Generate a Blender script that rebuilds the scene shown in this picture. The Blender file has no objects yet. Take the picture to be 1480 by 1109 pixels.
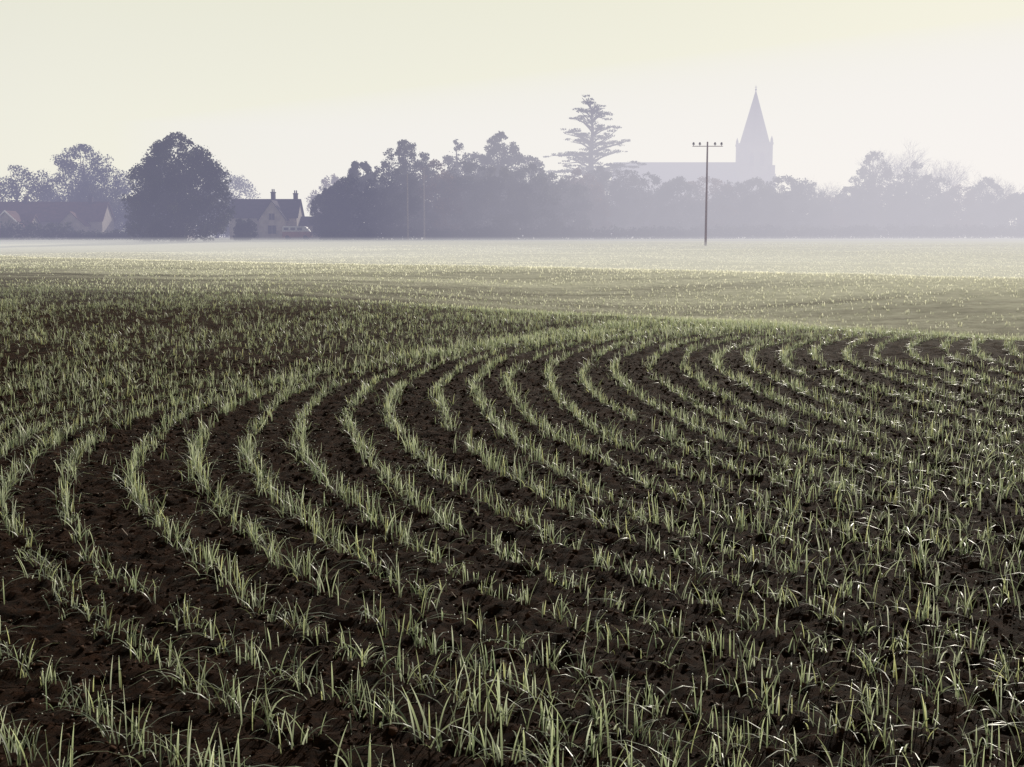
import bpy, math, random
import numpy as np
from mathutils import Vector
import bmesh

rng = np.random.default_rng(7)
random.seed(7)
scene = bpy.context.scene
scene.view_settings.view_transform = 'Standard'
scene.view_settings.look = 'None'
scene.view_settings.exposure = 0
COL = scene.collection
SP = 0.236                # row spacing of the drill

# ------------------------------------------------------------------ helpers
def smooth(a, b, x):
    t = np.clip((x - a) / (b - a), 0, 1)
    return t * t * (3 - 2 * t)

def _hash(i, j, seed):
    n = (i * 374761393 + j * 668265263 + seed * 974634777) & 0x7fffffff
    n = ((n ^ (n >> 13)) * 1274126177) & 0x7fffffff
    n = n ^ (n >> 16)
    return (n & 0xffff) / 65535.0

def vnoise(x, y, seed=0):
    x = np.asarray(x, float); y = np.asarray(y, float)
    i = np.floor(x).astype(np.int64); j = np.floor(y).astype(np.int64)
    fx = x - i; fy = y - j
    fx = fx * fx * (3 - 2 * fx); fy = fy * fy * (3 - 2 * fy)
    a = _hash(i, j, seed); b = _hash(i + 1, j, seed)
    c = _hash(i, j + 1, seed); d = _hash(i + 1, j + 1, seed)
    return (a * (1 - fx) + b * fx) * (1 - fy) + (c * (1 - fx) + d * fx) * fy

def bump(s, a, b, c, d):
    return smooth(a, b, s) * (1 - smooth(c, d, s))

def terrain(x, y):
    s = .606 * x + .795 * y
    fade = smooth(-6, 5, x) * .92 + .08
    z = -0.5 * fade * bump(s, 13.2, 19, 20.5, 31)
    z = z - 0.6 * bump(s, 31, 45, 60, 130)
    far = smooth(6, 25, y) * (1 - smooth(120, 160, y))
    z = z + .16 * (vnoise(x * .12 + 5, y * .12, 3) - .5) * far
    z = z + .05 * (vnoise(x * .35, y * .35, 5) - .5) * far
    z = z + .035 * (vnoise(x * .6, y * .6, 4) - .5)
    return z

def micro(x, y):
    f = 1 - smooth(18, 40, y)
    m = .030 * (np.abs(vnoise(x * 7, y * 7, 11) - .5)) + .022 * (vnoise(x * 17, y * 17, 12) - .5) + .026 * (vnoise(x * 38, y * 38, 13) - .5)
    return m * f

def mesh_uniform(name, verts, faces, col=None):
    me = bpy.data.meshes.new(name)
    verts = np.ascontiguousarray(verts, dtype=np.float32); faces = np.ascontiguousarray(faces, dtype=np.int32)
    m, k = faces.shape
    me.vertices.add(len(verts)); me.vertices.foreach_set("co", verts.ravel())
    me.loops.add(m * k); me.loops.foreach_set("vertex_index", faces.ravel())
    me.polygons.add(m)
    me.polygons.foreach_set("loop_start", np.arange(0, m * k, k, dtype=np.int32))
    me.update(calc_edges=True)
    if col is not None:
        at = me.color_attributes.new("tint", 'FLOAT_COLOR', 'POINT')
        c4 = np.ones((len(verts), 4), np.float32); c4[:, :3] = col
        at.data.foreach_set("color", c4.ravel())
    return me

def obj(name, data, parent=None, mat=None, kind=None, label=None, category=None, group=None, loc=None):
    o = bpy.data.objects.new(name, data)
    COL.objects.link(o)
    if parent is not None: o.parent = parent
    if mat is not None and data is not None: data.materials.append(mat)
    if kind: o["kind"] = kind
    if label: o["label"] = label
    if category: o["category"] = category
    if group: o["group"] = group
    if loc is not None: o.location = loc
    return o

class MB:
    def __init__(s): s.v = []; s.f = []
    def add(s, v, f):
        n = len(s.v); s.v += [tuple(map(float, p)) for p in v]; s.f += [tuple(i + n for i in q) for q in f]
    def box(s, x0, x1, y0, y1, z0, z1):
        s.add([(x0,y0,z0),(x1,y0,z0),(x1,y1,z0),(x0,y1,z0),(x0,y0,z1),(x1,y0,z1),(x1,y1,z1),(x0,y1,z1)],
              [(0,3,2,1),(4,5,6,7),(0,1,5,4),(1,2,6,5),(2,3,7,6),(3,0,4,7)])
    def gable_x(s, x0, x1, y0, y1, z0, z1, th=0.0):
        ym = (y0 + y1) / 2
        s.add([(x0,y0,z0),(x0,y1,z0),(x0,ym,z1),(x1,y0,z0),(x1,y1,z0),(x1,ym,z1)],
              [(0,2,1),(3,4,5),(0,3,5,2),(1,2,5,4),(0,1,4,3)])
    def gable_y(s, x0, x1, y0, y1, z0, z1):
        xm = (x0 + x1) / 2
        s.add([(x0,y0,z0),(x1,y0,z0),(xm,y0,z1),(x0,y1,z0),(x1,y1,z0),(xm,y1,z1)],
              [(0,1,2),(3,5,4),(0,2,5,3),(1,4,5,2),(0,3,4,1)])
    def roof_x(s, x0, x1, y0, y1, z0, z1, t=.15):
        ym = (y0 + y1) / 2
        for a in (y0, y1):
            s.add([(x0,a,z0),(x1,a,z0),(x1,ym,z1),(x0,ym,z1),(x0,a,z0+t),(x1,a,z0+t),(x1,ym,z1+t),(x0,ym,z1+t)],
                  [(0,3,2,1),(4,5,6,7),(0,1,5,4),(1,2,6,5),(2,3,7,6),(3,0,4,7)])
    def roof_y(s, x0, x1, y0, y1, z0, z1, t=.15):
        xm = (x0 + x1) / 2
        for a in (x0, x1):
            s.add([(a,y0,z0),(a,y1,z0),(xm,y1,z1),(xm,y0,z1),(a,y0,z0+t),(a,y1,z0+t),(xm,y1,z1+t),(xm,y0,z1+t)],
                  [(0,1,2,3),(4,7,6,5),(0,4,5,1),(1,5,6,2),(2,6,7,3),(3,7,4,0)])
    def tube(s, pts, rad, n=7):
        pts = [Vector(p) for p in pts]; v = []; f = []
        for i, p in enumerate(pts):
            d = (pts[min(i + 1, len(pts) - 1)] - pts[max(i - 1, 0)]).normalized()
            a = d.cross(Vector((0.3, 1, 0.1))).normalized(); b = d.cross(a)
            for k in range(n):
                t = 2 * math.pi * k / n
                v.append(p + (a * math.cos(t) + b * math.sin(t)) * rad[i])
        for i in range(len(pts) - 1):
            for k in range(n):
                k2 = (k + 1) % n
                f.append((i*n+k, i*n+k2, (i+1)*n+k2, (i+1)*n+k))
        f.append(tuple(range(n))[::-1]); f.append(tuple((len(pts)-1)*n + k for k in range(n)))
        s.add(v, f)
    def mesh(s, name):
        me = bpy.data.meshes.new(name); me.from_pydata(s.v, [], s.f); me.update(); return me

# ---------------------------------------------------------------- materials
def nodemat(name):
    m = bpy.data.materials.new(name); m.use_nodes = True
    nt = m.node_tree; return m, nt, nt.nodes['Principled BSDF'], nt.nodes['Material Output']

def noisemat(name, c1, c2, scale=3.0, rough=.85, detail=6, bumpstr=0.0, spec=.5):
    m, nt, b, out = nodemat(name)
    tc = nt.nodes.new('ShaderNodeTexCoord'); nz = nt.nodes.new('ShaderNodeTexNoise')
    nz.inputs['Scale'].default_value = scale; nz.inputs['Detail'].default_value = detail
    nt.links.new(tc.outputs['Object'], nz.inputs['Vector'])
    cr = nt.nodes.new('ShaderNodeValToRGB')
    cr.color_ramp.elements[0].position = .35; cr.color_ramp.elements[0].color = (*c1, 1)
    cr.color_ramp.elements[1].position = .65; cr.color_ramp.elements[1].color = (*c2, 1)
    nt.links.new(nz.outputs['Fac'], cr.inputs['Fac']); nt.links.new(cr.outputs['Color'], b.inputs['Base Color'])
    b.inputs['Roughness'].default_value = rough
    b.inputs['Specular IOR Level'].default_value = spec
    return m

def bladematerial(name, transl, rough, g):
    m, nt, b, out = nodemat(name)
    at = nt.nodes.new('ShaderNodeAttribute'); at.attribute_name = 'tint'
    tr = nt.nodes.new('ShaderNodeBsdfTranslucent'); mx = nt.nodes.new('ShaderNodeMixShader')
    gm_ = nt.nodes.new('ShaderNodeVectorMath'); gm_.operation = 'MULTIPLY'
    gm_.inputs[1].default_value = g
    nt.links.new(at.outputs['Color'], b.inputs['Base Color'])
    nt.links.new(at.outputs['Color'], gm_.inputs[0]); nt.links.new(gm_.outputs[0], tr.inputs['Color'])
    b.inputs['Roughness'].default_value = rough
    mx.inputs[0].default_value = transl
    nt.links.new(b.outputs[0], mx.inputs[1]); nt.links.new(tr.outputs[0], mx.inputs[2])
    nt.links.new(mx.outputs[0], out.inputs['Surface'])
    return m

M_blade = bladematerial("wheat_leaf", .52, .4, (1.48, 1.45, 1.25))
M_bladefar = bladematerial("wheat_leaf_far", .65, .6, (1.5, 1.46, 1.3))
M_dew, nt, b, _ = nodemat("dew")
b.inputs['Base Color'].default_value = (.85, .88, .82, 1); b.inputs['Roughness'].default_value = .25
M_soilclod = noisemat("soil_clod", (.010, .0045, .0025), (.046, .020, .010), 30, .9, spec=.08)
M_straw = noisemat("straw", (.10, .06, .04), (.22, .15, .09), 30, .7)
M_bark = noisemat("bark", (.04, .035, .03), (.09, .08, .065), 4, .9)
M_pole = noisemat("weathered_wood", (.22, .15, .13), (.32, .22, .19), 5, .9, spec=.2)
M_polepale = noisemat("pale_weathered_wood", (.26, .23, .21), (.36, .32, .29), 5, .9, spec=.2)
M_ceramic, nt, b, _ = nodemat("insulator_ceramic")
b.inputs['Base Color'].default_value = (.10, .07, .06, 1); b.inputs['Roughness'].default_value = .3
M_stone = noisemat("limestone", (.32, .28, .23), (.44, .39, .32), 1.2, .9)
M_stonedim = noisemat("weathered_limestone", (.22, .19, .15), (.31, .27, .22), 1.2, .9)
M_stone2 = noisemat("church_stone", (.09, .078, .06), (.15, .13, .10), .8, .9)
M_slate = noisemat("roof_tile", (.03, .024, .03), (.06, .045, .05), 1.5, .9, spec=.15)
M_redtile = noisemat("red_brown_roof_tile", (.07, .035, .03), (.13, .065, .05), 1.5, .9, spec=.15)
M_lead = noisemat("lead_roof", (.06, .06, .055), (.09, .09, .08), .8, .9, spec=.2)
M_glass, nt, b, _ = nodemat("window_glass")
b.inputs['Base Color'].default_value = (.03, .035, .045, 1); b.inputs['Roughness'].default_value = .15
M_white = noisemat("white_paint", (.60, .60, .58), (.72, .72, .70), 2, .5)
M_orange = noisemat("dull_orange_paint", (.30, .13, .08), (.38, .17, .10), 2, .6)
M_rubber = noisemat("rubber", (.015, .015, .015), (.03, .03, .03), 8, .8)

def leafmat(name, c1, c2, scale=.35):
    m, nt, b, out = nodemat(name)
    tc = nt.nodes.new('ShaderNodeTexCoord'); nz = nt.nodes.new('ShaderNodeTexNoise')
    nz.inputs['Scale'].default_value = scale; nz.inputs['Detail'].default_value = 5
    nt.links.new(tc.outputs['Object'], nz.inputs['Vector'])
    cr = nt.nodes.new('ShaderNodeValToRGB')
    cr.color_ramp.elements[0].position = .38; cr.color_ramp.elements[0].color = (*c1, 1)
    cr.color_ramp.elements[1].position = .62; cr.color_ramp.elements[1].color = (*c2, 1)
    nt.links.new(nz.outputs['Fac'], cr.inputs['Fac']); nt.links.new(cr.outputs['Color'], b.inputs['Base Color'])
    b.inputs['Roughness'].default_value = .8
    b.inputs['Specular IOR Level'].default_value = .3
    tr = nt.nodes.new('ShaderNodeBsdfTranslucent'); mx = nt.nodes.new('ShaderNodeMixShader')
    mx.inputs[0].default_value = .35
    nt.links.new(cr.outputs['Color'], tr.inputs['Color'])
    nt.links.new(b.outputs[0], mx.inputs[1]); nt.links.new(tr.outputs[0], mx.inputs[2])
    nt.links.new(mx.outputs[0], out.inputs['Surface'])
    return m
M_leaf = leafmat("broadleaf_foliage", (.025, .032, .024), (.12, .12, .075))
M_leafdark = leafmat("dark_foliage", (.014, .022, .018), (.08, .09, .06))
M_leafaut = leafmat("autumn_foliage", (.08, .05, .04), (.20, .13, .085))
M_conif = leafmat("conifer_foliage", (.014, .022, .018), (.07, .08, .055))

# ---------------------------------------------------------------- ground
def lines(vals): return np.array(sorted(set(np.round(vals, 5))))
ys = list(np.linspace(-60, 1.5, 18)); y = 1.52
while y < 3500:
    ys.append(y); y += .018 if y < 5.5 else (.0035 * y if y < 20 else (.008 * y if y < 60 else .03 * y))
xs = list(np.arange(-2.5, 2.501, .018)); x = 2.52
while x < 2500:
    xs += [x, -x]; x += .022 + .02 * max(0, x - 2.5)
xs = lines(xs); ys = lines(ys)
gx, gy = np.meshgrid(xs, ys)
gz = terrain(gx, gy) + micro(gx, gy)
nx, ny = len(xs), len(ys)
V = np.stack([gx.ravel(), gy.ravel(), gz.ravel()], 1)
idx = np.arange(nx * ny).reshape(ny, nx)
F = np.stack([idx[:-1, :-1].ravel(), idx[:-1, 1:].ravel(), idx[1:, 1:].ravel(), idx[1:, :-1].ravel()], 1)
gm = mesh_uniform("ground", V, F)
gm.polygons.foreach_set("use_smooth", np.ones(len(F), dtype=bool))

M_ground, nt, b, out = nodemat("field_soil")
L = nt.links
tc = nt.nodes.new('ShaderNodeTexCoord')
def N(scale, detail=6, rough=.6, stretch=None):
    n = nt.nodes.new('ShaderNodeTexNoise'); n.inputs['Scale'].default_value = scale
    n.inputs['Detail'].default_value = detail; n.inputs['Roughness'].default_value = rough
    if stretch:
        mp = nt.nodes.new('ShaderNodeMapping'); mp.inputs['Scale'].default_value = stretch
        mp.inputs['Rotation'].default_value = (0, 0, math.radians(12))
        L.new(tc.outputs['Object'], mp.inputs['Vector']); L.new(mp.outputs[0], n.inputs['Vector'])
    else:
        L.new(tc.outputs['Object'], n.inputs['Vector'])
    return n
n1 = N(22, 8, .85)
cr = nt.nodes.new('ShaderNodeValToRGB')
cr.color_ramp.elements[0].position = .40; cr.color_ramp.elements[0].color = (.006, .0028, .0015, 1)
cr.color_ramp.elements[1].position = .66; cr.color_ramp.elements[1].color = (.056, .024, .012, 1)
L.new(n1.outputs['Fac'], cr.inputs['Fac'])
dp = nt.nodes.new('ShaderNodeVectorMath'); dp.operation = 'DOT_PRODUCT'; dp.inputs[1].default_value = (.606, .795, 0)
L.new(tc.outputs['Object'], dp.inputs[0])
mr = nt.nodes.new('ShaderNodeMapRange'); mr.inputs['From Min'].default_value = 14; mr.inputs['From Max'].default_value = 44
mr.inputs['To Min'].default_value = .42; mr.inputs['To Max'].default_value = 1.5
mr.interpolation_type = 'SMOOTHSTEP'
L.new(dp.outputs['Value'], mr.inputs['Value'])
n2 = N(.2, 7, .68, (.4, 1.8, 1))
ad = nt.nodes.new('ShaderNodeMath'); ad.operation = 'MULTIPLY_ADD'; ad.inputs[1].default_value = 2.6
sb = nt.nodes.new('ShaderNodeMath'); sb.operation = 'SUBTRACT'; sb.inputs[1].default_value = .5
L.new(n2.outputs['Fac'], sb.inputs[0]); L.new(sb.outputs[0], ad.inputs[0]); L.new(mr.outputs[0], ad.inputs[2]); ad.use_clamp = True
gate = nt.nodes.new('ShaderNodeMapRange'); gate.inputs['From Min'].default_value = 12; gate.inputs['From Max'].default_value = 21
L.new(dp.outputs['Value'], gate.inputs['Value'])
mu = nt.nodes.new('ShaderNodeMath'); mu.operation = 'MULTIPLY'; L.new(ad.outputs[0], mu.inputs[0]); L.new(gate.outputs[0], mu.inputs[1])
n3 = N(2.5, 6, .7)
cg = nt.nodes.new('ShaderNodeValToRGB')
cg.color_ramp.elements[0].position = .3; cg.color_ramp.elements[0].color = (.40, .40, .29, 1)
cg.color_ramp.elements[1].position = .7; cg.color_ramp.elements[1].color = (.66, .65, .50, 1)  # far tint: thicker dewy crop, plus backlit brightness put into the colour
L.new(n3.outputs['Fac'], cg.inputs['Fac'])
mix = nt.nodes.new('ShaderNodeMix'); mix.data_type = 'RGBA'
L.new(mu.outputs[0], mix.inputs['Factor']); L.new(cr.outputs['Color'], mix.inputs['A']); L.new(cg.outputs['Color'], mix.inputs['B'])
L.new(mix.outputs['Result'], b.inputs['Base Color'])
b.inputs['Roughness'].default_value = .95
b.inputs['Specular IOR Level'].default_value = .06
n4 = N(110, 8, .85)
bp = nt.nodes.new('ShaderNodeBump'); bp.inputs['Strength'].default_value = 1.0; bp.inputs['Distance'].default_value = .022
L.new(n4.outputs['Fac'], bp.inputs['Height']); L.new(bp.outputs['Normal'], b.inputs['Normal'])
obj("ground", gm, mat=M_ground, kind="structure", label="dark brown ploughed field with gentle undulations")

# ---------------------------------------------------------------- blades
G1 = np.array((.225, .27, .165)); G2 = np.array((.37, .41, .36)); G3 = np.array((.38, .40, .20)); G4 = np.array((.12, .165, .11))
def blade_arrays(base, H, lean, W, nseg):
    n = len(base)
    az = rng.uniform(0, 2 * np.pi, n); t = np.linspace(0, 1, nseg + 1)[None, :, None]
    d = np.stack([np.cos(az), np.sin(az), 0 * az], 1)[:, None, :]
    sa = az + np.pi / 2 + rng.normal(0, .5, n)
    s = np.stack([np.cos(sa), np.sin(sa), rng.normal(0, .15, n)], 1)[:, None, :]
    H_ = H[:, None, None]; le = lean[:, None, None]
    droop = np.clip(lean - .45, 0, .9)[:, None, None] * .8
    c = base[:, None, :] + d * le * H_ * (.35 * t + .65 * t ** 1.9)
    c = c + np.array([0, 0, 1.0]) * H_ * (t - droop * t ** 3)
    w = W[:, None, None] * .5 * (.55 + .9 * t - 1.38 * t ** 2.2)
    v = np.stack([c - s * w, c + s * w], 2).reshape(n, -1, 3)
    k = (nseg + 1) * 2
    f = np.array([(2*i, 2*i+1, 2*i+3, 2*i+2) for i in range(nseg)])
    Fq = (f[None] + (np.arange(n) * k)[:, None, None]).reshape(-1, 4)
    mixr = rng.random((n, 1)); pick = rng.random((n, 1))
    col = np.where(pick < .55, G1 * (1 - mixr) + G2 * mixr, np.where(pick < .74, G1 * (1 - mixr) + G3 * mixr, G4 * (1 - mixr) + G1 * mixr))
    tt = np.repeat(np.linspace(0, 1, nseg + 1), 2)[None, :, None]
    colv = col[:, None, :] * (.55 + .7 * tt) + tt ** 3 * np.array((.24, .26, .20))  # tips whitened: dew glint put into the blade colour
    tip = c[:, -1, :]
    return v.reshape(-1, 3), Fq, np.clip(colv, 0, .66).reshape(-1, 3), tip

def octas(p, r):
    n = len(p); o = np.array([(1,0,0),(-1,0,0),(0,1,0),(0,-1,0),(0,0,1.2),(0,0,-1.2)])
    v = (p[:, None, :] + o[None] * r[:, None, None]).reshape(-1, 3)
    f = np.array([(0,2,4),(2,1,4),(1,3,4),(3,0,4),(2,0,5),(1,2,5),(3,1,5),(0,3,5)])
    return v, (f[None] + (np.arange(n) * 6)[:, None, None]).reshape(-1, 3)

def inview(x, y, m=.35):
    return (y > 2.15) & (np.abs(x) < .425 * y + m)

# sweeping drill rows: each row is a bend with its own centre and radii
PX, PY = [], []
k = -76
while k < 76:
    u = k * SP + (.0022 * k * k if k > 0 else 0) + random.uniform(-.014, .014); xl = -2.3 + u
    if u >= 0:
        yc = 7.4 + 3.3 * (1 - math.exp(-u / 2.6)); Rl = 6.3 + 2.6 * min(u, 6)
        Ru = 6.3 + 2.6 * u if u < 1.5 else (10.2 - (u - 1.5) * 2.0 if u < 4 else 5.2)
    else:
        yc = 7.4; Rl = Ru = 6.3 - u
    st = .025
    al = np.arange(0, 1.45, st / Rl); lx = xl + Rl * (1 - np.cos(al)); ly = yc - Rl * np.sin(al)
    amax = 1.0
    au = np.arange(st / Ru, amax, st / Ru); ux = xl + Ru * (1 - np.cos(au)); uy = yc + Ru * np.sin(au)
    tt = np.arange(st, 14, st); ex = ux[-1] + tt * math.sin(amax); ey = uy[-1] + tt * math.cos(amax)
    x = np.concatenate([lx, ux, ex]); y = np.concatenate([ly, uy, ey]); n = len(x)
    arc = np.concatenate([-al * Rl, au * Ru, au[-1] * Ru + tt])
    wob = .065 * (vnoise(arc * .9 + 50, np.full(n, k * 3.1), 21) - .5)
    jit = .015 + .022 * smooth(0, 1.8, x) * (1 - smooth(4.5, 7.5, y))
    jit = jit * np.where(rng.random(n) < .11, 3.0, 1)
    x = x + wob + rng.normal(0, 1, n) * jit; y = y + wob * .4 + rng.normal(0, 1, n) * jit
    s = .606 * x + .795 * y
    keep = inview(x, y) & (s < 15.6 + .8 * (vnoise(x * .8, y * .8, 27) - .5)) & (y < 30)
    gap = vnoise(arc * 2.8 + 80, np.full(n, k * 7.7), 22)
    keep &= rng.random(n) < np.where(gap > .24, .95, .4)
    patch = vnoise(x * .55, y * .3, 23)
    lft = 1 - smooth(-1.5, 1.0, x)
    keep &= rng.random(n) < 1 - ((.22 + .25 * lft) + .3 * lft * (patch < .45)) * smooth(7, 12, y)
    PX.append(x[keep]); PY.append(y[keep]); k += 1
px = np.concatenate(PX); py = np.concatenate(PY)
order = np.argsort(py + .25 * np.abs(px)); px = px[order]; py = py[order]
pz = terrain(px, py) + micro(px, py) - .004
print("tufts", len(px))
vig = .62 + .66 * vnoise(px * 1.5, py * 1.5, 31)

def tuft_params(n):
    H = .032 + .078 * rng.random(n) ** .95; lean = np.abs(rng.normal(0, .85, n)); lean = np.minimum(lean, 1.7); W = rng.uniform(.0034, .0058, n)
    return H, lean, W

variants = []
for i in range(24):
    nb = int(rng.integers(3, 7)); base = np.zeros((nb, 3)); base[:, :2] = rng.normal(0, .013, (nb, 2))
    H, lean, W = tuft_params(nb)
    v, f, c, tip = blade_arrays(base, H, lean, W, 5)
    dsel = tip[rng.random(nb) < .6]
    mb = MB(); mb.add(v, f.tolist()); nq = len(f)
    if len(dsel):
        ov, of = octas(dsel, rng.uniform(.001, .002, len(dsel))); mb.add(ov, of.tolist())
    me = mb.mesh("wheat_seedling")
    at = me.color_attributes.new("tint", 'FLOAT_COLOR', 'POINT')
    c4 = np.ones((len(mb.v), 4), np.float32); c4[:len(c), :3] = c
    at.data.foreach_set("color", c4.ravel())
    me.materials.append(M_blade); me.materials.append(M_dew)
    for p in me.polygons:
        if p.index >= nq: p.material_index = 1
    variants.append(me)
NI = 300
for i in range(NI):
    o = obj("wheat_seedling", variants[i % 24], label="young green wheat seedling with dewy blades in dark soil",
            category="seedling", group="wheat seedlings in curved drill rows")
    o.location = (px[i], py[i], pz[i]); o.rotation_euler = (0, 0, random.uniform(0, 6.28))
    q = vig[i] * random.uniform(.85, 1.15); o.scale = (q, q, q)

def build_crop(name, sel, nb, nseg, wmul, label, dew=False, hm=1.0, mat=M_blade):
    x = np.repeat(px[sel], nb); y = np.repeat(py[sel], nb); z = np.repeat(pz[sel], nb); vg = np.repeat(vig[sel], nb)
    n = len(x)
    base = np.stack([x + rng.normal(0, .013, n), y + rng.normal(0, .013, n), z], 1)
    H, lean, W = tuft_params(n); H = H * vg * hm; W = W * wmul
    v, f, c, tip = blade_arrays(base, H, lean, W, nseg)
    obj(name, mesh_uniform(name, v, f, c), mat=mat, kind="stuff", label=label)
    if dew:
        tsel = tip[(rng.random(n) < .6) & (tip[:, 1] < 8)]
        ov, of = octas(tsel, rng.uniform(.001, .0025, len(tsel)))
        obj("dew_drops", mesh_uniform("dew_drops", ov, of), mat=M_dew, kind="stuff", label="glistening dew drops on the wheat blade tips")
ii = np.arange(len(px))
near = ii[(ii >= NI) & (py < 9.0)]; mid = ii[(ii >= NI) & (py >= 9.0)]
build_crop("wheat_crop", near, 4, 4, 1.0, "rows of young green wheat blades wet with dew", dew=True)
build_crop("distant_wheat_crop", mid, 4, 2, 1.3, "rows of young wheat thinning toward a low crest", mat=M_blade, hm=.9)

# crop past the crest
sx_ = []; sy_ = []
s = 15.0
while s < 120:
    t = np.arange(-90, 90, .07 + .0024 * s) ; t = t + rng.normal(0, .03, len(t))
    ss = s + rng.normal(0, .05, len(t))
    x = .606 * ss + .795 * t; y = .795 * ss - .606 * t
    kp = inview(x, y, 1.0) & (y < 130)
    dens = vnoise(x * .22, y * .5, 41) * .6 + vnoise(x * .9, y * 1.6, 42) * .4
    kp &= rng.random(len(t)) < .05 + .7 * smooth(.18, .68, dens)
    sx_.append(x[kp]); sy_.append(y[kp]); s += SP + .005 * s
fx = np.concatenate(sx_); fy = np.concatenate(sy_)
print("far tufts", len(fx))
n = len(fx) * 3
bx = np.repeat(fx, 3) + rng.normal(0, .04, n); by = np.repeat(fy, 3) + rng.normal(0, .04, n)
base = np.stack([bx, by, terrain(bx, by) + micro(bx, by)], 1)
v, f, c, tip = blade_arrays(base, rng.uniform(.03, .07, n), np.abs(rng.normal(0, .7, n)), .006 + .0005 * by, 2)
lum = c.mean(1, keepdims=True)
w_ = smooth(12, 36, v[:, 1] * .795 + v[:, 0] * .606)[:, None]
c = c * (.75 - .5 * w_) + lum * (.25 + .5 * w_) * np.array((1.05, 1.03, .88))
c = np.clip(c * (1.1 + .6 * w_) + .12 * w_, 0, .8)  # misty, backlit paleness put into the blade colour, growing with distance
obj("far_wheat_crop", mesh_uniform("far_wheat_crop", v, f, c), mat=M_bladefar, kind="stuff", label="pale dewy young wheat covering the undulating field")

# clods
bm = bmesh.new(); bmesh.ops.create_icosphere(bm, subdivisions=1, radius=1)
iv = np.array([p.co[:] for p in bm.verts]); ifc = np.array([[q.index for q in p.verts] for p in bm.faces]); bm.free()
n = 60000
cy = rng.uniform(0, 1, n) ** .8 * 9 + 2.1; cx = rng.uniform(-1, 1, n) * (.43 * cy + .3)
rr = .0016 + .0062 * rng.random(n) ** 3.6; rr *= 1 + .05 * cy
cz = terrain(cx, cy) + micro(cx, cy) + rr * .1
vv = iv[None] * (1 + rng.normal(0, .38, (n, 12, 1))) * np.stack([rng.uniform(.7, 1.6, n), rng.uniform(.7, 1.6, n), rng.uniform(.5, 1.1, n)], 1)[:, None, :]
vv = vv * rr[:, None, None] + np.stack([cx, cy, cz], 1)[:, None, :]
ff = (ifc[None] + (np.arange(n) * 12)[:, None, None]).reshape(-1, 3)
obj("soil_clods", mesh_uniform("soil_clods", vv.reshape(-1, 3), ff), mat=M_soilclod, kind="stuff", label="loose crumbly dark soil clods")
n = 500
sy2 = rng.uniform(0, 1, n) ** .7 * 8 + 2.2; sx2 = rng.uniform(-1, 1, n) * (.43 * sy2 + .2)
a = rng.uniform(0, 6.28, n); ln = rng.uniform(.01, .04, n); w = rng.uniform(.0008, .0018, n)
d = np.stack([np.cos(a), np.sin(a), rng.normal(0, .25, n)], 1) * ln[:, None]; sd = np.stack([-np.sin(a), np.cos(a), 0 * a], 1) * w[:, None]
p0 = np.stack([sx2, sy2, terrain(sx2, sy2) + micro(sx2, sy2) + .006], 1)
vv = np.stack([p0 - sd, p0 + sd, p0 + d + sd, p0 + d - sd], 1).reshape(-1, 3)
obj("straw_litter", mesh_uniform("straw_litter", vv, np.arange(4 * n).reshape(n, 4)), mat=M_straw, kind="stuff", label="scattered bits of old straw and stubble")

# ---------------------------------------------------------------- trees
def leafquads(lobes, n, size, fuzz=.14):
    lobes = np.asarray(lobes, float)
    p = lobes[:, 3] * lobes[:, 5]; p = p / p.sum()
    k = rng.choice(len(lobes), n, p=p)
    d = rng.normal(size=(n, 3)); d /= np.linalg.norm(d, axis=1)[:, None]
    rad = rng.random(n) ** .42
    fz = rng.random(n) < fuzz
    rad = np.where(fz, rng.uniform(.95, 1.22, n), rad)
    c = lobes[k, :3] + d * lobes[k, 3:] * rad[:, None]
    a = rng.normal(size=(n, 3)); a /= np.linalg.norm(a, axis=1)[:, None]
    b = np.cross(a, rng.normal(size=(n, 3))); b /= np.linalg.norm(b, axis=1)[:, None]
    sz = (size * rng.uniform(.5, 1.25, n) * np.where(fz, .5, 1))[:, None]
    v = np.stack([c - a*sz*.5, c + b*sz*.42, c + a*sz*.5, c - b*sz*.42], 1)
    v[:, :, 2] = np.maximum(v[:, :, 2], .02)
    return v.reshape(-1, 3), np.arange(4 * n).reshape(n, 4)

def crown_lobes(H, W, cb, style, K, lr=(.11, .2)):
    z0 = H * cb; lob = []
    while len(lob) < K:
        ang = rng.uniform(0, 2 * math.pi); zz = rng.uniform(-1, 1)
        if style == 'conical': wf = max(.1, 1.0 - (zz + 1) / 2 * .92)
        elif style == 'bushy': wf = 1.0 if zz < .15 else math.sqrt(max(0, 1 - ((zz - .15) / .85) ** 2)) * .95 + .05
        elif style == 'egg': wf = max(0, 1 - (max(0, zz + .35) / 1.35) ** 2) ** .6 * (1 if zz > -.5 else .93 + .14 * (zz + .5) + .07)
        else: wf = math.sqrt(max(0, 1 - zz * zz))
        R = W * rng.uniform(*lr) * (.5 + .5 * wf)
        q = rng.uniform(.3, 1) ** .5 * max(0, W / 2 * wf - R * .75)
        z = z0 + R * .8 + (zz + 1) / 2 * (H - z0 - R * 1.6)
        lob.append((math.cos(ang) * q, math.sin(ang) * q, z, R, R, R * rng.uniform(.7, 1.0)))
    return lob

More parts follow.
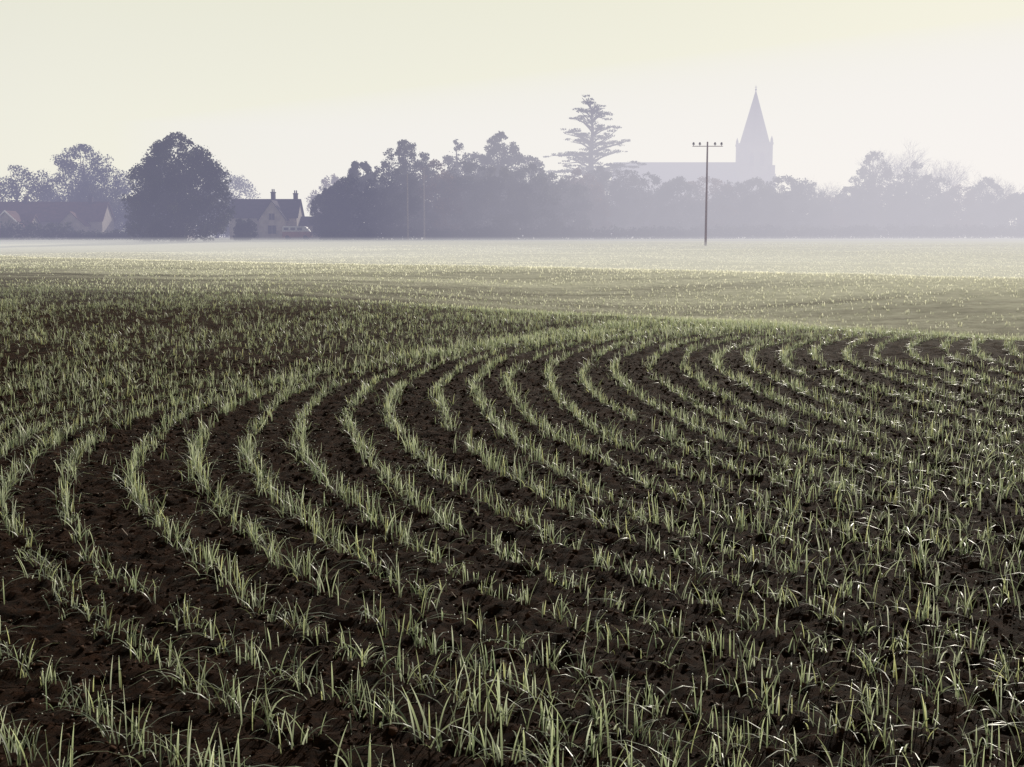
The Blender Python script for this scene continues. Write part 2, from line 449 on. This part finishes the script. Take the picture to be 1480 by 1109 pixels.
def make_tree(name, X, Y, H, W, label, style='egg', cb=.12, K=80, n=10500, size=.36, mat=None, cat="tree", extra=None, lr=(.055,.12), group=None):
    e = obj(name, None, label=label, category=cat, loc=(X, Y, float(terrain(X, Y)) - .05), group=group)
    lob = crown_lobes(H, W, cb, style, K, lr)
    hc = H * (1 - cb)
    if style in ('egg', 'bushy'): lob.append((0, 0, H*cb + hc*.4, W*.34, W*.34, hc*.42))
    if extra: lob += extra
    tb = MB(); r0 = .018 * H + .12
    top = H * .82
    pts = [(0, 0, 0), (r0*.3, 0, H*.15), (-r0*.3, r0*.3, H*.35), (r0*.5, 0, H*.6), (0, 0, top)]
    tb.tube(pts, [r0*1.3, r0, r0*.8, r0*.5, r0*.12], 8)
    for i in rng.choice(len(lob), min(20, len(lob)), replace=False):
        c = lob[i]; zb = min(c[2]*.62, top*.9)
        tb.tube([(0, 0, zb), (c[0]*.5, c[1]*.5, zb + (c[2]-zb)*.4), (c[0], c[1], c[2])], [r0*.35, r0*.2, r0*.06], 5)
    obj("trunk", tb.mesh("trunk"), parent=e, mat=M_bark)
    v, f = leafquads(lob, n, size)
    obj("crown", mesh_uniform("crown", v, f), parent=e, mat=mat or M_leaf)
    return e

def twigs(tb, p, d, L_, r, depth):
    q = p + d * L_
    m = (p + q) / 2 + Vector((random.gauss(0, .06), random.gauss(0, .06), 0)) * L_
    tb.tube([p, m, q], [r, r*.8, r*.6], 4 if depth < 3 else 3)
    if depth == 0 or L_ < .3: return
    for i in range(3):
        nd = (d + Vector((random.gauss(0, .5), random.gauss(0, .5), random.gauss(.12, .3)))).normalized()
        twigs(tb, p + d * L_ * random.uniform(.6, 1), nd, L_ * random.uniform(.62, .85), r * .58, depth - 1)

def bare_tree(X, Y, H, label):
    e = obj("bare_tree", None, label=label, category="tree", loc=(X, Y, -.05))
    tb = MB(); twigs(tb, Vector((0, 0, 0)), Vector((0, 0, 1)), H*.27, .02*H, 2)
    a = MB()
    for i in range(7):
        ang = i * 2.4; d = Vector((math.cos(ang)*.45, math.sin(ang)*.45, 1)).normalized()
        twigs(a, Vector((0, 0, H*.22 + .02*i*H)), d, H*.24, .007*H, 5)
    obj("trunk", tb.mesh("trunk"), parent=e, mat=M_bark)
    obj("crown", a.mesh("crown"), parent=e, mat=M_bark)
    return e

make_tree("broadleaf_tree", -98, 222, 14, 18, "hazy rounded broadleaf tree behind cottages", cb=.0, mat=M_leafdark)
make_tree("broadleaf_tree", -89, 224, 13.4, 17, "hazy rounded broadleaf tree behind cottages", cb=.0)
make_tree("broadleaf_tree", -79.5, 232, 17.6, 20, "tall wide-domed tree above village roofs", cb=.0, K=120, n=21000, lr=(.045,.1), mat=M_leafdark)
make_tree("broadleaf_tree", -86, 246, 14.4, 18, "hazy rounded broadleaf tree behind cottages", cb=.0)
make_tree("broadleaf_tree", -71, 250, 15, 19, "faint misty tree behind the village roofs", cb=.0, n=10500)
make_tree("broadleaf_tree", -60, 262, 14.2, 19, "faint misty tree behind the village roofs", cb=.0, n=10500)
for X, Y, H, W in ((-100,212,9.5,12),(-73,222,10,13),(-64,228,10,13),(-55,232,9,13)):
    make_tree("bush", X, Y, H, W, "dusky bush beside the village roofs", style='bushy', n=8500, cb=.0, cat="bush")
make_tree("broadleaf_tree", -44, 165, 14.5, 15.2, "large dense dark broadleaf tree at the field edge", cb=.0, K=150, n=38000, size=.34, mat=M_leafdark,
          extra=[(-4.9,0,8.2,1.9,1.7,1.7),(-5.6,0,4.5,1.6,1.6,1.5),(5.0,0,8.4,1.9,1.6,1.9),(5.8,0,4.8,1.5,1.5,2),(0,0,7.8,5,4,5),(0,0,3.5,5.6,4,3.5),(2.8,0,11,1.8,1.6,1.5),(-2.8,0,11,1.8,1.6,1.4)], lr=(.045,.1))
make_tree("bush", -50.8, 172, 4.8, 6, "low dark bush beside a large tree", style='bushy', n=3600, cb=.0, mat=M_leafdark, cat="bush")
make_tree("bush", -37.8, 176, 3.4, 3.6, "low dark bush beside a large tree", style='bushy', n=2600, cb=.0, mat=M_leafdark, cat="bush")
make_tree("broadleaf_tree", -34.0, 235, 12.2, 11, "reddish autumn tree behind the stone house", mat=M_leafaut, cb=.0)
make_tree("broadleaf_tree", -28.6, 206, 8.2, 9, "reddish autumn tree beside the stone house", style='bushy', mat=M_leafaut, n=8500, cb=.0)
make_tree("broadleaf_tree", -23.4, 192, 12.4, 5.2, "slim tufted tree at the wood edge", style='round', cb=.5, K=34, n=5000, mat=M_leafdark, lr=(.1,.18))
make_tree("broadleaf_tree", -16.2, 190, 15.2, 12.4, "rounded tree with fine upright twigs", cb=.1, K=160, n=22000, size=.3, lr=(.04,.08), mat=M_leafdark)
make_tree("conifer_tree", -8.9, 203, 16.4, 7.2, "narrow dark conifer with a pointed top", cb=.1, K=60, n=9000, mat=M_conif, lr=(.08,.15))
make_tree("conifer_tree", -5.6, 205, 14.8, 10, "dark conifer among woodland trees", cb=.05, n=11000, mat=M_conif)
make_tree("conifer_tree", -1.8, 202, 17.4, 11, "tall dark yew with a rounded top", cb=.05, K=90, n=18000, mat=M_conif)
make_tree("conifer_tree", 3.0, 206, 14.0, 10.5, "dark conifer among woodland trees", cb=.05, n=11000, mat=M_conif)
lows = [(-26.5,186,8.2,8.5),(-21.5,184,10.6,11),(-16.5,183,10.6,12),(-11.5,186,12,12),(-6.5,188,12.2,12),(-2,187,11.4,12),(2.8,189,11.6,12),(6.8,196,10.6,12),(10.8,204,11.6,12),
        (14.8,212,12.4,12),(19,214,12.2,11),(23.5,216,11.6,11),(28.5,216,11.0,12),(34,219,11.0,12.5),(39,221,10.6,12.5),(43.5,222,11.2,12),(48.5,224,11.4,12.5),(53.5,228,11.0,12),
        (58,230,8.0,11),(62.5,231,9.8,8),(67,233,11,12),(72,233,11,11),(78,232,12,11),(83,232,10.2,12),(88.5,233,11.6,10),(93.5,230,8.6,11),(99,231,11.4,11)]
for i, (X, Y, H, W) in enumerate(lows):
    make_tree("broadleaf_tree", X, Y, H, W, "low leafy tree along the misty wood edge", style=('egg','bushy','egg')[i % 3], cb=.0, K=84, n=12000, size=.36,
              mat=(M_leaf, M_leafdark, M_leafdark, M_leafaut, M_leafdark)[i % 5], group="trees along the wood edge")
make_tree("broadleaf_tree", 67.5, 234, 16.2, 10.5, "misty rounded tree with a tufted top", cb=.1, extra=[(0.2,0,15.3,1.7,1.6,.9)])
make_tree("broadleaf_tree", 75.2, 234, 14.4, 9, "misty ivy-covered flat-topped tree", style='bushy', cb=.0)
bare_tree(80, 262, 20, "faint leafless tree with fine spreading twigs")
bare_tree(88, 258, 17, "faint leafless tree with fine spreading twigs")
bare_tree(60, 245, 12, "faint leafless tree with fine spreading twigs")
bare_tree(91, 236, 13, "faint leafless tree with fine spreading twigs")
lob = []
path = [(-29,190),(0,190),(8,200),(22,217),(52,226),(60,234),(104,236)]
for (xa, ya), (xb, yb) in zip(path[:-1], path[1:]):
    m = int(abs(xb - xa) * 1.8)
    for i in range(m):
        t = rng.random(); R = rng.uniform(1.1, 2.0)
        lob.append((xa + (xb-xa)*t, ya + (yb-ya)*t + rng.normal(0, 1), rng.uniform(.5, 7), R, R, R*rng.uniform(.7, 1.1)))
v, f = leafquads(lob, 50000, .5)
obj("woodland_undergrowth", mesh_uniform("woodland_undergrowth", v, f), mat=M_leafdark, kind="stuff", label="tangled undergrowth filling the misty wood edge")

# cedar
ce = obj("cedar_tree", None, label="tall cedar with flat spreading layered branches", category="tree", loc=(14.8, 232, -.05))
tb = MB(); tb.tube([(0,0,0),(.1,0,8),(-.25,0,15),(.1,0,20),(-.4,0,25.2)], [.8,.62,.45,.25,.05], 9)
lob = []
limbs = [(25.0,-2.0,.3),(24.3,2.5,-.2),(23.0,-2.4,-.1),(22.7,3.6,.1),(21.2,-3.8,.5),(20.5,3.9,.0),(19.3,-5.4,.4),(18.7,4.9,.5),(17.9,-4.2,.1),(17.2,7.2,.2),(15.9,-8.0,-.2),(15.4,5.6,.4),
         (14.4,-5.8,-.1),(13.6,9.2,.1),(12.7,-8.6,-.2),(12.0,7.0,.2),(11.2,-10.0,-1.0),(10.6,9.8,-.8),(9.8,-7.5,-.5),(9.2,7.5,-.3),(8.4,-6.5,0)]
for zz, xe, up in limbs:
    for yy in (-.6, .05, .7):
        ye = abs(xe) * yy * random.uniform(.6, 1.1); x2 = xe * (random.uniform(.4, .9) if yy != .05 else 1)
        zend = zz + up + random.gauss(0, .4); zb = zz + random.gauss(0, .3)
        tb.tube([(0,0,zb-1.5),(x2*.45,ye*.5,zb-.4),(x2*.95,ye,zend-.1)], [.2,.12,.04], 5)
        npad = max(2, int(abs(x2) * 1.15))
        for k in range(npad):
            if random.random() < .12: continue
            t = (k + .8) / npad
            R = random.uniform(.7, 1.5) * (1.15 - .45 * t)
            lob.append((x2*t + random.gauss(0,.35), ye*t + random.gauss(0,.5), zb - .25 + (zend - zb + .25) * t + random.gauss(.05,.2), R, R*1.1, R*random.uniform(.16, .3)))
lob.append((-.4,0,25.4,.8,.6,.3))
obj("trunk", tb.mesh("trunk"), parent=ce, mat=M_bark)
v, f = leafquads(lob, 21000, .28, .2)
obj("crown", mesh_uniform("crown", v, f), parent=ce, mat=M_conif)

def hedge(X0, X1, Y0, Y1, H, label, mat=M_leafdark):
    n = max(3, int(abs(X1 - X0) / 1.1)); lob = []
    for i in range(n * 2):
        t = i / (n * 2 - 1); h = H * rng.uniform(.7, 1.1)
        lob.append((X0 + (X1-X0)*t, (Y1-Y0)*t + rng.normal(0,.3), h*.5, .9, .8, h*.55))
    v, f = leafquads(lob, n * 230, .4)
    v[:, 0] -= X0
    obj("hedge", mesh_uniform("hedge", v, f), mat=mat, label=label, category="hedge", loc=(X0, Y0, -.02))
hedge(-27, 0, 178, 182, 1.8, "low dark hedge at the field edge under trees")
hedge(0, 30, 183, 203, 2.0, "low dark hedge at the field edge under trees")
hedge(30, 62, 205, 216, 2.3, "low misty hedge at the field edge under trees", M_leaf)
hedge(62, 103, 217, 219, 2.4, "low misty hedge at the field edge under trees", M_leaf)
hedge(-76, -66, 184, 185, 2.6, "clipped dark hedge in front of the cottages")
hedge(-66, -50, 186, 184, 1.4, "low dark hedge beside the cottages")
hedge(-104, -77, 192, 190, 1.0, "low garden hedge in front of the cottages")

# ---------------------------------------------------------------- buildings
def window(parent, x, y, z, w, h):
    e = obj("window", None, parent=parent)
    m = MB(); t = .07
    m.box(x-w/2-t, x-w/2, y-.06, y+.05, z-t, z+h+t); m.box(x+w/2, x+w/2+t, y-.06, y+.05, z-t, z+h+t)
    m.box(x-w/2, x+w/2, y-.06, y+.05, z+h, z+h+t); m.box(x-w/2, x+w/2, y-.06, y+.05, z-t, z); m.box(x-.03, x+.03, y-.055, y-.02, z, z+h)
    obj("frame", m.mesh("frame"), parent=e, mat=M_stonedim)
    g = MB(); g.box(x-w/2, x+w/2, y-.02, y+.02, z, z+h); obj("pane", g.mesh("pane"), parent=e, mat=M_glass)

def chimney(parent, x, y, z0, z1, w=.6):
    c = MB(); c.box(x-w/2, x+w/2, y-.4, y+.4, z0, z1); c.box(x-w/2-.07, x+w/2+.07, y-.47, y+.47, z1, z1+.15)
    for dx in (-.14, .14): c.tube([(x+dx, y, z1+.15), (x+dx, y, z1+.6)], [.11, .09], 8)
    obj("chimney", c.mesh("chimney"), parent=parent, mat=M_slate)

def cottage(X, Y, length, depth, eave, ridge, label, gable=None, chim=(), wins=(), mat=M_stone, rot=0, white=False, rmat=M_slate):
    e = obj("house", None, label=label, category="house", loc=(X, Y, 0))
    e.rotation_euler = (0, 0, math.radians(rot))
    w = MB(); w.box(-length/2, length/2, 0, depth, 0, eave); w.gable_x(-length/2, length/2, 0, depth, eave, ridge)
    if gable:
        gx0, gx1, ge, gr, gd = gable
        w.box(gx0, gx1, -gd, -.002, 0, ge); w.gable_y(gx0, gx1, -gd, depth/2, ge, gr)
    obj("wall", w.mesh("wall"), parent=e, mat=mat)
    r = MB(); r.roof_x(-length/2-.25, length/2+.25, -.3, depth+.3, eave-.15, ridge+.02)
    if gable: r.roof_y(gx0-.25, gx1+.25, -gd-.25, depth/2, ge-.12, gr+.03)
    ro = obj("roof", r.mesh("roof"), parent=e, mat=rmat)
    if gable and white:
        bb = MB(); bb.roof_y(gx0-.28, gx1+.28, -gd-.34, -gd-.26, ge-.2, gr-.02, .26)
        obj("bargeboard", bb.mesh("bargeboard"), parent=ro, mat=M_white)
    for (cx_, z1) in chim: chimney(ro, cx_, depth/2, ridge-1.0, z1)
    for (wx, wz, ww, wh) in wins:
        yy = 0
        if gable and gx0 < wx < gx1: yy = -gd
        window(e, wx, yy, wz, ww, wh)
    d = MB(); d.box(length*.3, length*.3+.9, -.05, .04, 0, 2.0); obj("door", d.mesh("door"), parent=e, mat=M_pole)
    return e
cottage(-38.4, 192, 10.4, 6, 3.4, 6.1, "stone house with front gable and two tall chimneys", gable=(-.2, 3.8, 3.0, 5.8, 2.2),
        chim=((1.1, 7.2), (4.6, 7.0)), wins=((-3.2,.9,1,1.1),(-2.0,2.2,.7,.8),(1.8,.9,1.2,1.2),(1.8,3.0,.8,.9)))
lean = obj("outbuilding", None, label="low stone outbuilding beside the house", category="shed", loc=(-31.7, 194, 0))
w = MB(); w.box(-1.5, 2.8, 0, 4, 0, 2.2); w.gable_x(-1.5, 2.8, 0, 4, 2.2, 3.4); obj("wall", w.mesh("wall"), parent=lean, mat=M_stone)
r = MB(); r.roof_x(-1.7, 3.0, -.2, 4.2, 2.1, 3.43); obj("roof", r.mesh("roof"), parent=lean, mat=M_slate)
cottage(-77, 205, 19, 6, 3.0, 6.0, "row cottage with red-brown tiled roof and pale gable", gable=(3.0, 7.4, 2.2, 4.3, 2.5), chim=((-4, 6.8),(6.8, 6.7)), wins=((-5,.9,1,1.1),(-2,.9,1,1.1),(1.5,.9,1,1.1),(5.1,.8,1.2,1.1)), mat=M_stonedim, rmat=M_redtile)
cottage(-79.5, 197, 6, 5, 2.0, 3.8, "small cottage with a white-edged gable", gable=(-2.4, 2.4, 2.0, 4.3, 1.5), wins=((0,.8,1,1),), white=True, mat=M_stonedim, rmat=M_redtile)
cottage(-61, 214, 10, 6, 3.2, 6.4, "stone cottage with a dark tiled roof", chim=((3.5, 7.2),), wins=((-3,.9,1,1.1),(0,.9,1,1.1)), mat=M_stonedim)

ch = obj("church", None, label="misty stone parish church with broach spire", category="church", loc=(0, 300, 0))
w = MB(); w.box(25, 54.9, 0, 10, 0, 13); w.gable_x(25, 54.9, 0, 10, 13, 17.7); w.box(28, 54.8, -5, -.002, 0, 7.5)
for i in range(6): w.box(28.2+i*5.1, 28.9+i*5.1, -5.9, -5.003, 0, 6.5)
obj("nave_wall", w.mesh("nave_wall"), parent=ch, mat=M_stone2)
r = MB(); r.roof_x(24.7, 54.9, -.4, 10.4, 12.75, 17.8, .2)
r.add([(27.8,-5.3,7.5),(54.4,-5.3,7.5),(54.4,-.05,9.8),(27.8,-.05,9.8),(27.8,-5.3,7.7),(54.4,-5.3,7.7),(54.4,-.05,10),(27.8,-.05,10)],[(0,3,2,1),(4,5,6,7),(0,1,5,4),(1,2,6,5),(2,3,7,6),(3,0,4,7)])
obj("nave_roof", r.mesh("nave_roof"), parent=ch, mat=M_lead)
for i in range(5): window(ch, 31.2+i*5.1, -5, 2.5, 1.6, 3.4)
for i in range(5): window(ch, 31.2+i*5.1, 0, 10.4, 1.3, 1.6)
t = MB(); tx0, tx1, ty0, ty1 = 54.9, 62.4, 0, 7.5
t.box(tx0, tx1, ty0, ty1, 0, 22.0)
for z in (8, 15.5): t.box(tx0-.12, tx1+.12, ty0-.12, ty1+.12, z, z+.3)
t.box(tx0-.12, tx1+.12, ty0-.12, ty1+.12, 21.9, 22.4)
for bx_, by_ in ((tx0,ty0),(tx1,ty0)):
    t.box(bx_-.45, bx_+.45, by_-1.0, by_-.003, 0, 17.0)
for bx_ in (tx0+.25, tx1-.25):
    for by_ in (ty0+.25, ty1-.25):
        t.tube([(bx_,by_,22.4),(bx_,by_,23.1),(bx_,by_,24.0)], [.34,.3,.03], 6)
t.box(tx1+.003, tx1+.9, ty0+.1, ty0+1.0, 0, 15)
t.tube([(tx0-.1, ty0+.2, 0), (tx0-.1, ty0+.2, 20.5), (tx0-.1, ty0+.2, 22.0)], [.9, .9, .05], 8)
obj("tower", t.mesh("tower"), parent=ch, mat=M_stone2)
lo = MB()
for cx_ in (57.4, 59.9):
    lo.box(cx_-.5, cx_+.5, ty0-.03, ty0+.02, 16.8, 19.4); lo.gable_y(cx_-.5, cx_+.5, ty0-.03, ty0+.02, 19.4, 20.3)
obj("belfry_opening", lo.mesh("belfry_opening"), parent=ch, mat=M_slate)
sp = MB(); cxs, cys = (tx0+tx1)/2 + .1, (ty0+ty1)/2
ring = [(cxs + 3.4*math.cos(math.radians(22.5+45*i))/math.cos(math.radians(22.5)), cys + 3.4*math.sin(math.radians(22.5+45*i))/math.cos(math.radians(22.5)), 22.4) for i in range(8)]
sp.add(ring + [(cxs, cys, 35.2)], [(i, (i+1) % 8, 8) for i in range(8)])
for sx_i in (-1, 1):
    for sy_i in (-1, 1):
        sp.add([(cxs+sx_i*3.1, cys+sy_i*3.1, 22.41), (cxs+sx_i*1.3, cys+sy_i*3.37, 22.41), (cxs+sx_i*3.37, cys+sy_i*1.3, 22.41), (cxs+sx_i*1.75, cys+sy_i*1.75, 25.6)], [(0,1,3),(0,3,2),(1,2,3)])
sp.box(cxs-.5, cxs+.5, cys-3.0, cys-2.0, 24, 25.6); sp.gable_y(cxs-.6, cxs+.6, cys-3.1, cys-1.9, 25.6, 26.8)
sp.box(cxs-.3, cxs+.3, cys-1.9, cys-1.0, 29, 29.8); sp.gable_y(cxs-.38, cxs+.38, cys-2.0, cys-1.0, 29.8, 30.5)
so = obj("spire", sp.mesh("spire"), parent=ch, mat=M_stone2)
fi = MB(); fi.tube([(cxs,cys,34.8),(cxs,cys,36.2)], [.09,.05], 6); fi.box(cxs-.3, cxs+.3, cys-.03, cys+.03, 35.7, 35.8); fi.tube([(cxs,cys,34.9),(cxs,cys,35.2),(cxs,cys,35.4)], [.12,.25,.1], 8)
obj("weather_vane", fi.mesh("weather_vane"), parent=so, mat=M_lead)

def pole(X, Y, H, label, arm=True, r=.16, mat=None):
    z = float(terrain(X, Y))
    e = obj("utility_pole", None, label=label, category="utility pole", loc=(X, Y, z - .1), group="wooden utility poles")
    p = MB(); p.tube([(0,0,0),(0,0,H*.5),(0,0,H)], [r*1.15, r*.92, r*.7], 10); obj("post", p.mesh("post"), parent=e, mat=mat or M_pole)
    if arm:
        a = MB(); a.box(-1.45, 1.45, -r-.09, -r*.7, H-.46, H-.4)
        ao = obj("crossarm", a.mesh("crossarm"), parent=e, mat=M_pole)
        for dx in (-1.35, -.75, .7, 1.32):
            i = MB(); i.tube([(dx,-r-.05,H-.4),(dx,-r-.05,H-.3),(dx,-r-.05,H-.27),(dx,-r-.05,H-.17),(dx,-r-.05,H-.14),(dx,-r-.05,H-.06)], [.03,.03,.12,.12,.09,.07], 8)
            obj("insulator", i.mesh("insulator"), parent=ao, mat=M_ceramic)
    return e
pole(18.7, 120, 10.0, "wooden utility pole with crossarm standing in the field", r=.105)
pole(-14.4, 172, 9.2, "pale thin wooden pole before dark trees", arm=False, r=.12, mat=M_polepale)
pole(-12.4, 176, 10.2, "pale thin wooden pole before dark trees", arm=False, r=.12, mat=M_polepale)

cv = obj("camper_van", None, label="white and orange camper van parked by the house", category="van", loc=(-32.3, 187, 0))
def extr(mb, prof, y0, y1):
    n = len(prof); mb.add([(x, y0, z) for x, z in prof] + [(x, y1, z) for x, z in prof],
        [tuple(range(n)), tuple(range(2*n-1, n-1, -1))] + [(i, i+n, (i+1) % n + n, (i+1) % n) for i in range(n)])
m = MB(); extr(m, [(-2.1,.35),(2.1,.35),(2.1,.95),(1.95,1.2),(-2.1,1.2)], -.85, .85); obj("body", m.mesh("body"), parent=cv, mat=M_orange)
m = MB(); extr(m, [(-2.1,1.203),(1.95,1.203),(1.5,1.85),(1.2,2.0),(-1.9,2.05),(-2.08,1.9)], -.82, .82)
obj("cabin", m.mesh("cabin"), parent=cv, mat=M_white)
for wx in (-1.5, -.5, .5):
    m = MB(); m.box(wx-.35, wx+.35, -.84, -.823, 1.4, 1.8); obj("window", m.mesh("window"), parent=cv, mat=M_glass)
for wx in (-1.35, 1.35):
    for wy in (-.8, .8):
        m = MB(); m.tube([(wx, wy-.1, .33), (wx, wy+.1, .33)], [.33, .33], 16); obj("wheel", m.mesh("wheel"), parent=cv, mat=M_rubber)

# ---------------------------------------------------------------- mist (volumes; their own emission stands in for scattered light)
def mist(name, verts, faces, dens, color, label):
    me = bpy.data.meshes.new(name); me.from_pydata(verts, [], faces); me.update()
    m = bpy.data.materials.new(name); m.use_nodes = True; nt = m.node_tree; nt.nodes.clear()
    out = nt.nodes.new('ShaderNodeOutputMaterial'); ab = nt.nodes.new('ShaderNodeVolumeAbsorption'); em = nt.nodes.new('ShaderNodeEmission'); ad = nt.nodes.new('ShaderNodeAddShader')
    ab.inputs['Color'].default_value = (0, 0, 0, 1); ab.inputs['Density'].default_value = dens
    em.inputs['Color'].default_value = (*color, 1); em.inputs['Strength'].default_value = dens  # mist glows by itself, replacing sun and sky light scattered in it
    nt.links.new(ab.outputs[0], ad.inputs[0]); nt.links.new(em.outputs[0], ad.inputs[1]); nt.links.new(ad.outputs[0], out.inputs['Volume'])
    return obj(name, me, mat=m, kind="structure", label=label)
def prism(fp, z0, ztop):
    n = len(fp)
    v = [(x, y, z0) for x, y in fp] + [(x, y, zt) for (x, y), zt in zip(fp, ztop)]
    f = [tuple(range(n))[::-1], tuple(range(n, 2*n))] + [(i, (i+1) % n, (i+1) % n + n, i + n) for i in range(n)]
    return v, f
v, f = prism([(-420, 18), (420, 18), (420, 330), (-420, 330)], -6, [.5, .5, 80, 80])
mist("mist", v, f, .0017, (.67, .67, .94), "thin blue morning haze over the fields")
v, f = prism([(62, 30), (300, 20), (330, 330), (-105, 330)], -6, [.5, .5, 80, 30])
mist("mist", v, f, .0042, (1.0, .96, .90), "bright self-glowing mist over the fields")
for i, (h, d_) in enumerate(((.2, .0036), (.5, .0034), (.8, .0028))):  # glowing layers added below eye level to whiten only the field surface
    v, f = prism([(-200, 120), (-20, 66), (6, 27), (120, 12), (200, 12), (200, 160), (-200, 160)], -3, [h*.4, h*.4, h*.4, h*.3, h*.3, h, h*.5])
    mist("mist", v, f, d_, (1.0, .98, .86), "shallow pale self-glowing ground mist whitening the field")

# ---------------------------------------------------------------- light
AZ, EL = math.radians(24), math.radians(24)
sun = bpy.data.lights.new("sun", 'SUN'); sun.energy = 5.0; sun.angle = math.radians(.6); sun.color = (1, .93, .81)
so = bpy.data.objects.new("sun", sun); COL.objects.link(so)
sd = Vector((math.sin(AZ)*math.cos(EL), math.cos(AZ)*math.cos(EL), math.sin(EL)))
so.rotation_euler = (-sd).to_track_quat('-Z', 'Y').to_euler(); so.location = (40, 60, 60)

wd = bpy.data.worlds.new("World"); scene.world = wd; wd.use_nodes = True
nt = wd.node_tree; nt.nodes.clear(); L = nt.links
out = nt.nodes.new('ShaderNodeOutputWorld'); sky = nt.nodes.new('ShaderNodeTexSky'); sky.sky_type = 'NISHITA'; sky.sun_disc = False
sky.sun_elevation = EL; sky.sun_rotation = AZ; sky.dust_density = 1; sky.air_density = 1.0
b1 = nt.nodes.new('ShaderNodeBackground'); b1.inputs['Strength'].default_value = .008; L.new(sky.outputs[0], b1.inputs['Color'])
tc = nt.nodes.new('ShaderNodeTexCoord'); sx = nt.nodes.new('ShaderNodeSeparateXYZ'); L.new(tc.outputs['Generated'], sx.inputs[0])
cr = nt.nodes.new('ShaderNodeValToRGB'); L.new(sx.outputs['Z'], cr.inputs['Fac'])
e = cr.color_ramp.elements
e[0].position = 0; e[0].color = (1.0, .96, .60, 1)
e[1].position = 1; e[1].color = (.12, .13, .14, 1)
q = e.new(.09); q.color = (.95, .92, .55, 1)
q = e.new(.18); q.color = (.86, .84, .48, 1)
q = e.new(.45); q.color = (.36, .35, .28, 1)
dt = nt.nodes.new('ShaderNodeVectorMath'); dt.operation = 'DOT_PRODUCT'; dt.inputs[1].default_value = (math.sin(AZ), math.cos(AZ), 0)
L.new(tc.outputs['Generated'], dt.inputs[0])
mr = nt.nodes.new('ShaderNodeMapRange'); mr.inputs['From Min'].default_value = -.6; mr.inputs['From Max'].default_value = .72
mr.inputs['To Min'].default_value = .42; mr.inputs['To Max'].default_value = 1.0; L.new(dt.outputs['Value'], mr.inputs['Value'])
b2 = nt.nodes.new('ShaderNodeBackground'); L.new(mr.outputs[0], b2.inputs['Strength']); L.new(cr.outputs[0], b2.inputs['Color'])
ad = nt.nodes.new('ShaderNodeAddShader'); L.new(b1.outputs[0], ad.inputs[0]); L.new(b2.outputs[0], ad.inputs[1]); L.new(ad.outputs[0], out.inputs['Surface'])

# ---------------------------------------------------------------- camera
cam = bpy.data.cameras.new("camera"); cam.sensor_width = 36; cam.lens = 43.4; cam.clip_end = 6000; cam.clip_start = .05
co = bpy.data.objects.new("camera", cam); COL.objects.link(co)
co.location = (0, 0, 1.15 + float(terrain(0., 0.))); co.rotation_euler = (math.radians(90 - 7.0), 0, 0)
scene.camera = co
